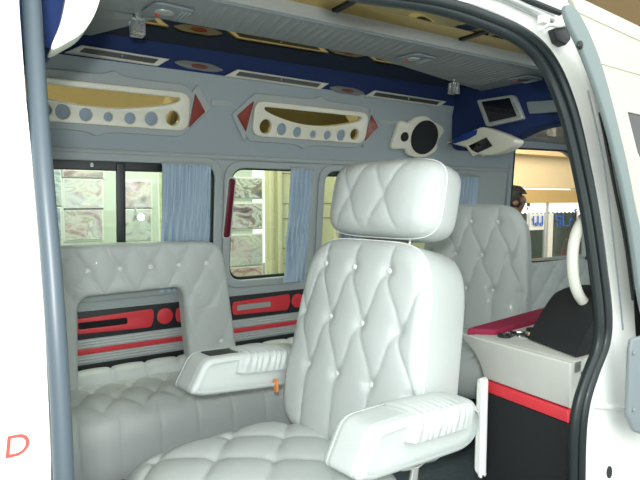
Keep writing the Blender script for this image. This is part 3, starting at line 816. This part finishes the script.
# ================================================================== console cabinet behind the front seat
XC = 1.25
cs = empty('console_cabinet', (1.6, .2, 0), 0, 'pale grey console cabinet with a red stripe and magenta top edge right of the chair', 'cabinet')
KF = frame((XC, 0, 0), (0, -1, 0), (0, 0, 1))
pn = rp([(-.028, .635), (-.405, .635), (-.398, .618), (-.35, .592), (-.322, .555), (-.305, .515), (-.028, .515)], [.0, .006, .02, .03, .03, .0, 0])
obj('front_panel', plate([pn], KF, -.05, .05, .006), panelgrey, cs)
obj('top', ebox((XC+.012, .028, .602), (2.2, .385, .637), None, .004), panelgrey, cs)
obj('body', ebox((XC+.05, .032, .0), (2.2, .295, .60)), blackcloth, cs)
obj('red_stripe', plate([rect(-.302, .478, -.028, .512)], KF, -.02, .025, .004), red, cs)
obj('lower_panel', plate([rect(-.300, .02, -.028, .475, .004)], KF, -.02, .022, .003), blackcloth, cs)
obj('velvet_edge', plate([rp([(1.245, -.372), (1.31, -.312), (1.9, -.385), (2.2, -.41), (2.2, -.52), (1.9, -.47)], .01)], Matrix(((1, 0, 0, 0), (0, -1, 0, 0), (0, 0, -1, .655), (0, 0, 0, 1))), 0, .022, .006), mag, cs)
for (x, y, r) in ((1.315, .285, .016), (1.365, .27, .030), (1.45, .285, .016)):
    obj('cup_holder', tube(BM(), [(x+r*math.cos(k*PI/10), y+r*math.sin(k*PI/10), .641) for k in range(20)], .005, True, 8), chrome if r > .02 else black, cs)
    obj('cup_well', plate([circ(x, y, r)], Matrix.Translation((0, 0, .636)), 0, .003), black, cs)
# white rounded panel edge at the aisle
wp = obj('aisle_panel', slab(dense(rp([(-.014, .235), (.014, .255), (.012, .53), (-.004, .538), (-.014, .53)], .010), .01), 0, .03, .008, Matrix(((0, 1, 0, 1.19), (1, 0, 0, .272), (0, 0, 1, 0), (0, 0, 0, 1)))), white)
tag(wp, 'narrow white plastic upright panel at the left edge of the black cabinet face', 'panel')
wb = empty('black_cover', (1.45, .17, .64), 0, 'black fabric covered wedge standing on the console beside the door seal', 'cover')
wedge = [(1.285, .640), (1.33, .70), (1.40, .775), (1.44, .79), (1.62, .79), (1.70, .75), (1.72, .640)]
bm = BM()
lay = []
for k in range(9):
    f = k/8; y = .04+(.225-.04)*f
    sh = .0+.055*f; hz = 1-.04*f
    lay.append([bm.verts.new((x+sh if x < 1.5 else x, y, .640+(z-.640)*hz*(1 if 0 < k < 8 else .93))) for x, z in dense(rp(wedge, [.01, .03, .05, .04, .04, .04, .01]), .02)])
for A, B in zip(lay, lay[1:]):
    for i in range(len(A)): bm.faces.new((A[i], A[(i+1) % len(A)], B[(i+1) % len(A)], B[i]))
bm.faces.new(lay[0]); bm.faces.new(lay[-1][::-1])
obj('cloth', bm, blackcloth, wb, smooth=60)
# grab handle
hp = smoothpts([onY(x, y, .10) for x, y in ((605, 208), (594, 212), (582, 222), (575, 238), (572.5, 258), (574, 280), (580, 297), (593, 310), (608, 316))], 5)
gh = obj('grab_handle', tube(BM(), hp, .015, n=14), cream_w); tag(gh, 'cream curved grab handle beside the black weather strip', 'handle')

# cab: quilted door card, seat behind console
tf4 = tufter(.20, .22, .02, .006, 0, .1, ex=.45)
MQ = Matrix(((0, 1, 0, 3.38), (1, 0, 0, 1.52), (0, 0, 1, .02), (0, 0, 0, 1)))
bmc, ring, P = cushion(.90, .60, .05, .02, 10, 90, 60, tf4, M=MQ)
o = obj('quilted_door_card', bmc, leather_b, smooth=70); tag(o, 'grey quilted leather door card under the far cab window', 'door card')

# ================================================================== outside: booth with posters, shutter, showroom
struct('floor_showroom', ebox((-6, -6, -.66), (22, 12, -.62)), concrete)
def poster_mat(i, base, acc, dark):
    m = bpy.data.materials.new('poster_print_%d' % i); m.use_nodes = True; nt = m.node_tree; b = nt.nodes['Principled BSDF']
    b.inputs['Roughness'].default_value = .35
    tc = nt.nodes.new('ShaderNodeTexCoord'); mp = nt.nodes.new('ShaderNodeMapping'); mp.inputs['Rotation'].default_value = (0, .6+i*.5, 0); mp.inputs['Scale'].default_value = (5, 5, 9)
    mp.inputs['Location'].default_value = (i*3.1, 0, i*1.7)
    nt.links.new(tc.outputs['Object'], mp.inputs[0])
    wv = nt.nodes.new('ShaderNodeTexVoronoi'); wv.inputs['Scale'].default_value = 1.3; wv.distance = 'CHEBYCHEV'
    nz = nt.nodes.new('ShaderNodeTexNoise'); nz.inputs['Scale'].default_value = 1.1; nz.inputs['Detail'].default_value = 6; nz.inputs['Distortion'].default_value = 1.5
    nt.links.new(mp.outputs[0], wv.inputs['Vector']); nt.links.new(mp.outputs[0], nz.inputs['Vector'])
    r = nt.nodes.new('ShaderNodeValToRGB'); e = r.color_ramp.elements
    e[0].position = .30; e[0].color = (*dark, 1); e[1].position = .72; e[1].color = (*base, 1)
    k = e.new(.42); k.color = (*acc, 1); k = e.new(.50); k.color = (*base, 1); k = e.new(.60); k.color = (*[c*.8 for c in acc], 1); k = e.new(.64); k.color = (*base, 1)
    nt.links.new(nz.outputs['Fac'], r.inputs[0])
    mx = nt.nodes.new('ShaderNodeMix'); mx.data_type = 'RGBA'; mx.inputs['Factor'].default_value = .14
    nt.links.new(r.outputs[0], mx.inputs['A']); nt.links.new(wv.outputs['Color'], mx.inputs['B'])
    hs_ = nt.nodes.new('ShaderNodeHueSaturation'); hs_.inputs['Saturation'].default_value = .62; hs_.inputs['Value'].default_value = 1.0
    nt.links.new(mx.outputs['Result'], hs_.inputs['Color']); nt.links.new(hs_.outputs[0], b.inputs['Base Color']); return m
YP = 2.9
struct('wall_booth', ebox((-1.2, YP+.03, -.62), (1.72, YP+.08, 2.6)), mat('booth_white', (.60, .66, .55), .6))
def poster(px, label, i, base=(.72, .74, .66), acc=(.62, .45, .42), dark=(.22, .13, .12), bar=None):
    x0, y0, x1, y1 = px; a = onY(x0, y0, YP); b = onY(x1, y1, YP)
    M = frame((0, YP+.03, 0), (1, 0, 0), (0, 0, 1))
    t = empty('car_interior_poster', ((a.x+b.x)/2, YP, b.z), 0, label, 'poster', None)
    obj('sheet', plate([rect(a.x, b.z, b.x, a.z)], M, .001, .008), poster_mat(i, base, acc, dark), t)
    obj('mount', plate([rect(a.x-.012, b.z-.012, b.x+.012, a.z+.012)], M, -.002, .006), tag_m, t)
poster((40, 168, 62, 205), 'bluish poster at the far left edge of the large window, upper', 1, (.5, .58, .5), (.1, .2, .3), (.05, .1, .12))
poster((40, 208, 62, 252), 'bluish poster at the far left edge of the large window, lower', 2, (.45, .55, .6), (.08, .15, .4), (.05, .1, .2))
poster((64, 170, 104, 177), 'narrow brown-topped poster strip above the left poster column of the large window', 3, (.6, .55, .4), (.3, .16, .1), (.1, .05, .03))
poster((65, 179, 103, 208), 'pale pink and cream poster in the upper left of the large window', 4)
poster((65, 210, 103, 239), 'pale cream poster with brown streaks in the lower left of the large window', 5, (.68, .72, .62), (.55, .38, .36), (.25, .15, .14))
poster((122, 181, 152, 207), 'pink and grey poster right of the window divider, upper', 6, (.72, .70, .66), (.55, .36, .36), (.2, .14, .14))
poster((122, 210, 152, 240), 'pale green poster right of the window divider, lower', 7, (.62, .70, .6), (.7, .72, .66), (.2, .2, .18))
poster((160, 170, 205, 240), 'large yellow-green leafy poster next to the blue curtain', 8, (.66, .68, .3), (.5, .55, .12), (.3, .3, .1))
poster((232, 178, 263, 198), 'dark brown machinery poster at the top of the small middle window', 9, (.66, .68, .56), (.25, .12, .12), (.05, .04, .04))
poster((232, 204, 263, 228), 'brown and white vehicle poster in the middle of the small window', 10, (.70, .72, .66), (.35, .18, .2), (.08, .05, .06))
poster((232, 236, 263, 264), 'pale car seat poster in the lower part of the small window', 11, (.64, .70, .58), (.66, .52, .46), (.3, .26, .22))
poster((232, 269, 263, 290), 'red and cream poster at the bottom of the small window', 12, (.66, .68, .54), (.5, .12, .1), (.1, .08, .08))
a = onY(266, 165, YP)
sh = empty('cream_shutter', (2.9, YP, -.62), 0, 'cream panelled shutter with dark grooves beside the posters outside the windows', 'shutter')
obj('panel', ebox((a.x, YP-.0, -.62), (4.25, YP+.03, 2.5)), shutter_m, sh)
for k in range(26): 
    z = -.5+k*.117
    if k % 3 != 2: obj('groove', ebox((a.x+.10, YP-.004, z), (4.25, YP+.0, z+.005)), shutter_line, sh)
for x in (a.x+.02, a.x+.09, a.x+.62, a.x+1.3): obj('upright_rib', ebox((x, YP-.03, -.62), (x+.035, YP-.0, 2.5), None, .004), shutter_m, sh)
# glowing lamp added to make the bright glare in the window
q = onY(141, 217, YP-.12)
sl_ = empty('glare_lamp', q, 0, 'small lamp added to make the glare in the right half of the large window', 'lamp')
obj('housing', tube(BM(), [q+Vector((0, .08, .02)), q], [.02, .026], n=16), silver, sl_)
obj('glare_bulb', knob(q, .022, .6, axis=1), mat('glare_glow', (.95, 1, 1), .5, emit=14), sl_)
obj('stem', tube(BM(), [q+Vector((0, .08, .02)), q+Vector((0, .15, .06))], .006), silver, sl_)
# showroom beyond the cab
YS = 7.0
z_ = lambda y: onY(555, y, YS).z
struct('wall_showroom', ebox((4.5, YS, z_(188)), (20, YS+.3, 3.6)), beige3)
struct('trim_11', ebox((4.5, YS-.35, z_(158)), (20, YS, 3.6)), beige)
struct('trim_12', ebox((4.5, YS-.12, z_(203)), (20, YS+.05, z_(190))), beige2)
struct('ceiling_showroom', ebox((2.5, -.5, 3.6), (20, 12, 3.7)), beige)
struct('wall_showroom_side', ebox((20, -3, -.62), (20.1, 12, 3.6)), beige)
sf = empty('shop_front', (11, YS, -.62), 0, 'glazed shop front with blue reversed lettering seen through the cab window', 'shop front')
def sx(px): return onY(px, 230, YS).x
SF = frame((0, YS, 0), (1, 0, 0), (0, 0, 1))
obj('glass', ebox((6.2, YS-.01, -.62), (19.9, YS, z_(203))), glass_s, sf)
for px, wd in ((526.5, 1.2), (543.5, 3), (575.8, 1.6), (583, 3), (470, 2), (500, 2)): obj('mullion', ebox((sx(px), YS-.05, -.62), (sx(px+wd), YS+.03, z_(202)), None, .01), silver if px != 575.8 else burg, sf)
obj('white_column', tube(BM(), [(sx(569.5), YS-.3, -.62), (sx(569.5), YS-.3, z_(202))], .11, n=20), white, sf)
obj('lower_rail', ebox((6.2, YS-.04, z_(264)), (19.9, YS+.03, z_(260)), None, .01), silver, sf)
obj('scalloped_blind', plate([[(sx(490), z_(201)), (sx(600), z_(201))]+[(sx(600-1.0*k), z_(211.5 if k % 4 < 2 else 212.8)) for k in range(111)]], SF, .02, .01), daylight, sf)
obj('sticker_band', plate([[(sx(526), z_(229)), (sx(543), z_(229)), (sx(543), z_(213)), (sx(526), z_(213))]], SF, .02, .006), tag_m, sf)
obj('curtain_strip', plate([[(sx(546), z_(260)), (sx(552), z_(260)), (sx(552), z_(213)), (sx(546), z_(213))]], SF, .02, .006), tag_m, sf)
def stroke(bm, pts, r=.017):
    P_ = [Vector((onY(x, y, YS).x, YS-.07, onY(x, y, YS).z)) for x, y in pts]
    P_ = [p+Vector((-.3*.0, 0, 0)) for p in P_]
    tube(bm, P_, r, n=6)
bm = BM()
for x0 in (540, 535.4):      # two reversed leading vowels
    stroke(bm, [(x0, 215.5), (x0, 224), (x0-.8, 225.3), (x0-2.4, 225), (x0-2.6, 223.2), (x0-1.2, 222.8)])
stroke(bm, [(531, 216), (531, 225)]); stroke(bm, [(531, 220), (529.5, 219)])
stroke(bm, [(558.5, 217), (554.5, 216), (552.8, 217.4), (553.2, 219.2), (557.2, 220.4), (558, 223), (557, 225.6), (554.6, 225.2), (554.8, 223)])
stroke(bm, [(560.6, 213.5), (560.6, 225.6), (567, 225.6), (567.2, 219), (568.6, 217.6), (569.6, 219), (568.4, 220.4)])
stroke(bm, [(575.4, 226.5), (573, 226), (573, 223.5), (575, 223), (575.4, 212), (575, 209), (572, 210), (573.4, 212)], .024)
obj('lettering', bm, inkblue, sf)
yb = YS+2.6
o = struct('wall_daylight', ebox((6, yb, -.62), (26, yb+.1, 1.35)), mat('street_grey', (.30, .33, .32), .8, var=.2, vscale=2))

# ================================================================== people
def person(name, loc, rz, J, E_, label, shirtcol, pants, hair_len=.0, seated=False):
    t = empty(name, loc, rz, label, 'person')
    me = bpy.data.meshes.new('b'); keys = list(J); idx = {k: i for i, k in enumerate(keys)}
    me.from_pydata([J[k][0] for k in keys], [(idx[a], idx[b]) for a, b in E_], [])
    o = bpy.data.objects.new('b', me); S.collection.objects.link(o)
    sm = o.modifiers.new('s', 'SKIN'); o.modifiers.new('u', 'SUBSURF').levels = 2
    for i, k in enumerate(keys):
        r = J[k][1]; me.skin_vertices[0].data[i].radius = (r if isinstance(r, tuple) else (r, r))
        me.skin_vertices[0].data[i].use_root = (k == 'pelvis')
    dg = bpy.context.evaluated_depsgraph_get(); m2 = bpy.data.meshes.new_from_object(o.evaluated_get(dg))
    bpy.data.objects.remove(o)
    body = obj('body', m2, skin, t, world=False, smooth=80)
    hd = Vector(J['head'][0])
    # hair cap
    bm = BM(); bmesh.ops.create_uvsphere(bm, u_segments=28, v_segments=20, radius=.112)
    for v in bm.verts:
        n = v.co.normalized()
        v.co = Vector((n.x*.095, n.y*.092, n.z*.10))*(1+.05*math.sin(13*n.x+3*n.z)*math.sin(11*n.y+2)) + hd+Vector((-.012, 0, .028))
    kill = [v for v in bm.verts if (v.co-hd).x > .045 and v.co.z < hd.z+.045 or v.co.z < hd.z-.055]
    bmesh.ops.delete(bm, geom=kill, context='VERTS')
    obj('hair', bm, hairm, t, world=False, smooth=80)
    for s in (-1, 1):
        obj('ear', knob(hd+Vector((-.005, s*.083, -.01)), .022, .45, axis=1), skin, t, world=False)
        obj('eye', knob(hd+Vector((.078, s*.030, .0)), .012, .6), tag_m, t, world=False)
    obj('nose', knob(hd+Vector((.092, 0, -.025)), .015, 1.0), skin, t, world=False)
    obj('mouth', knob(hd+Vector((.083, 0, -.058)), .018, .35), redlens, t, world=False)
    # shirt and trousers: inflated shells taken from the same skeleton
    def shell(nm, sel, infl, m):
        ks = [k for k in keys if k in sel]; ix = {k: i for i, k in enumerate(ks)}
        me = bpy.data.meshes.new('c'); me.from_pydata([J[k][0] for k in ks], [(ix[a], ix[b]) for a, b in E_ if a in ix and b in ix], [])
        o = bpy.data.objects.new('c', me); S.collection.objects.link(o); o.modifiers.new('s', 'SKIN'); o.modifiers.new('u', 'SUBSURF').levels = 2
        for i, k in enumerate(ks):
            r = J[k][1]; r = r if isinstance(r, tuple) else (r, r)
            me.skin_vertices[0].data[i].radius = (r[0]+infl, r[1]+infl); me.skin_vertices[0].data[i].use_root = (k == ('chest' if 'chest' in ix else 'pelvis'))
        dg = bpy.context.evaluated_depsgraph_get(); m2 = bpy.data.meshes.new_from_object(o.evaluated_get(dg)); bpy.data.objects.remove(o)
        obj(nm, m2, m, t, world=False, smooth=80)
    shell('shirt', ('pelvis', 'waist', 'chest', 'shL', 'shR', 'elL', 'elR', 'neckbase'), .014, shirtcol)
    shell('trousers', ('pelvis', 'hipL', 'hipR', 'knL', 'knR', 'anL', 'anR'), .016, pants)
    return t
def skel(pose):
    J, E_ = {}, []
    def a(k, p, r): J[k] = (p, r)
    hx = pose.get('lean', 0)
    if pose['seated']:
        z0 = .38
        a('pelvis', (0, 0, z0), (.13, .11)); a('hipL', (.06, .09, z0-.01), .085); a('hipR', (.06, -.09, z0-.01), .085)
        a('knL', (.43, .11, z0+.02), .06); a('knR', (.43, -.11, z0+.02), .06)
        a('anL', (.46, .11, .09), .038); a('anR', (.46, -.11, .09), .038); a('toL', (.62, .12, .035), .034); a('toR', (.62, -.12, .035), .034)
    else:
        z0 = .90
        a('pelvis', (0, 0, z0), (.14, .11)); a('hipL', (0, .09, z0-.08), .088); a('hipR', (0, -.09, z0-.08), .088)
        a('knL', (.02, .10, .47), .058); a('knR', (.03, -.10, .47), .058)
        a('anL', (-.01, .10, .09), .038); a('anR', (0, -.10, .09), .038); a('toL', (.15, .12, .035), .034); a('toR', (.16, -.12, .035), .034)
    a('waist', (-.01+hx*.3, 0, z0+.17), (.125, .095)); a('chest', (hx*.7, 0, z0+.36), (.15, .11))
    a('neckbase', (hx, 0, z0+.50), .06); a('neck', (.01+hx, 0, z0+.57), .048); a('head', (.03+hx, 0, z0+.68), (.078, .092)); a('crown', (.025+hx, 0, z0+.74), (.066, .078))
    for s, n in ((1, 'L'), (-1, 'R')):
        a('sh'+n, (hx, s*.17, z0+.46), .058); a('el'+n, (hx+pose.get('arm', .22)*.3, s*.23, z0+.20), .043)
        if pose['seated']: a('wr'+n, (hx+.30, s*.16, z0+.20), .028)
        else: a('wr'+n, (hx+pose.get('arm', .22), s*.20, z0-.03), .028)
        w0 = Vector(J['wr'+n][0]); d = (w0-Vector(J['el'+n][0])).normalized()
        a('pa'+n, tuple(w0+d*.07), (.034, .018))
        for q in range(4):
            o = Vector((0, s*(.024-.016*q), 0)); L = (.035, .042, .040, .030)[q]
            a('f%d%s' % (q, n), tuple(w0+d*.105+o), .010); a('g%d%s' % (q, n), tuple(w0+d*(.105+L)+o+Vector((0, 0, -.018))), .008)
            E_.append(('pa'+n, 'f%d%s' % (q, n))); E_.append(('f%d%s' % (q, n), 'g%d%s' % (q, n)))
        a('t0'+n, tuple(w0+d*.045+Vector((0, -s*.038, 0))), .012); a('t1'+n, tuple(w0+d*.085+Vector((0, -s*.052, -.01))), .009)
        E_ += [('wr'+n, 't0'+n), ('t0'+n, 't1'+n), ('neckbase', 'sh'+n), ('sh'+n, 'el'+n), ('el'+n, 'wr'+n), ('wr'+n, 'pa'+n), ('pelvis', 'hip'+n), ('hip'+n, 'kn'+n), ('kn'+n, 'an'+n), ('an'+n, 'to'+n)]
    E_ += [('pelvis', 'waist'), ('waist', 'chest'), ('chest', 'neckbase'), ('neckbase', 'neck'), ('neck', 'head'), ('head', 'crown')]
    return J, E_
h1 = onY(515, 199, 2.15)
J, E_ = skel(dict(seated=False, lean=.30, arm=-.12))
p1 = person('person', (h1.x-.335*.62, 2.15+.335*.79, -.62), math.radians(-52), J, E_, 'dark-haired person whose head shows above the far grey seat', mat('shirt_grey', (.16, .17, .19), .8), mat('trousers_dark', (.03, .03, .04), .8))
p1.scale = (1.05, 1.05, 1.05)
J, E_ = skel(dict(seated=False, lean=.05))
pp = onY(588, 262, 2.35)
p2 = person('person', (pp.x-.03, 2.35, -.62), math.radians(200), J, E_, 'person in a patterned shirt standing outside the far cab window', mat('patterned_shirt', (.12, .075, .065), .8, var=.9, vscale=40), mat('trousers_brown', (.05, .03, .025), .8))
p2.scale = (.91, .91, .91)
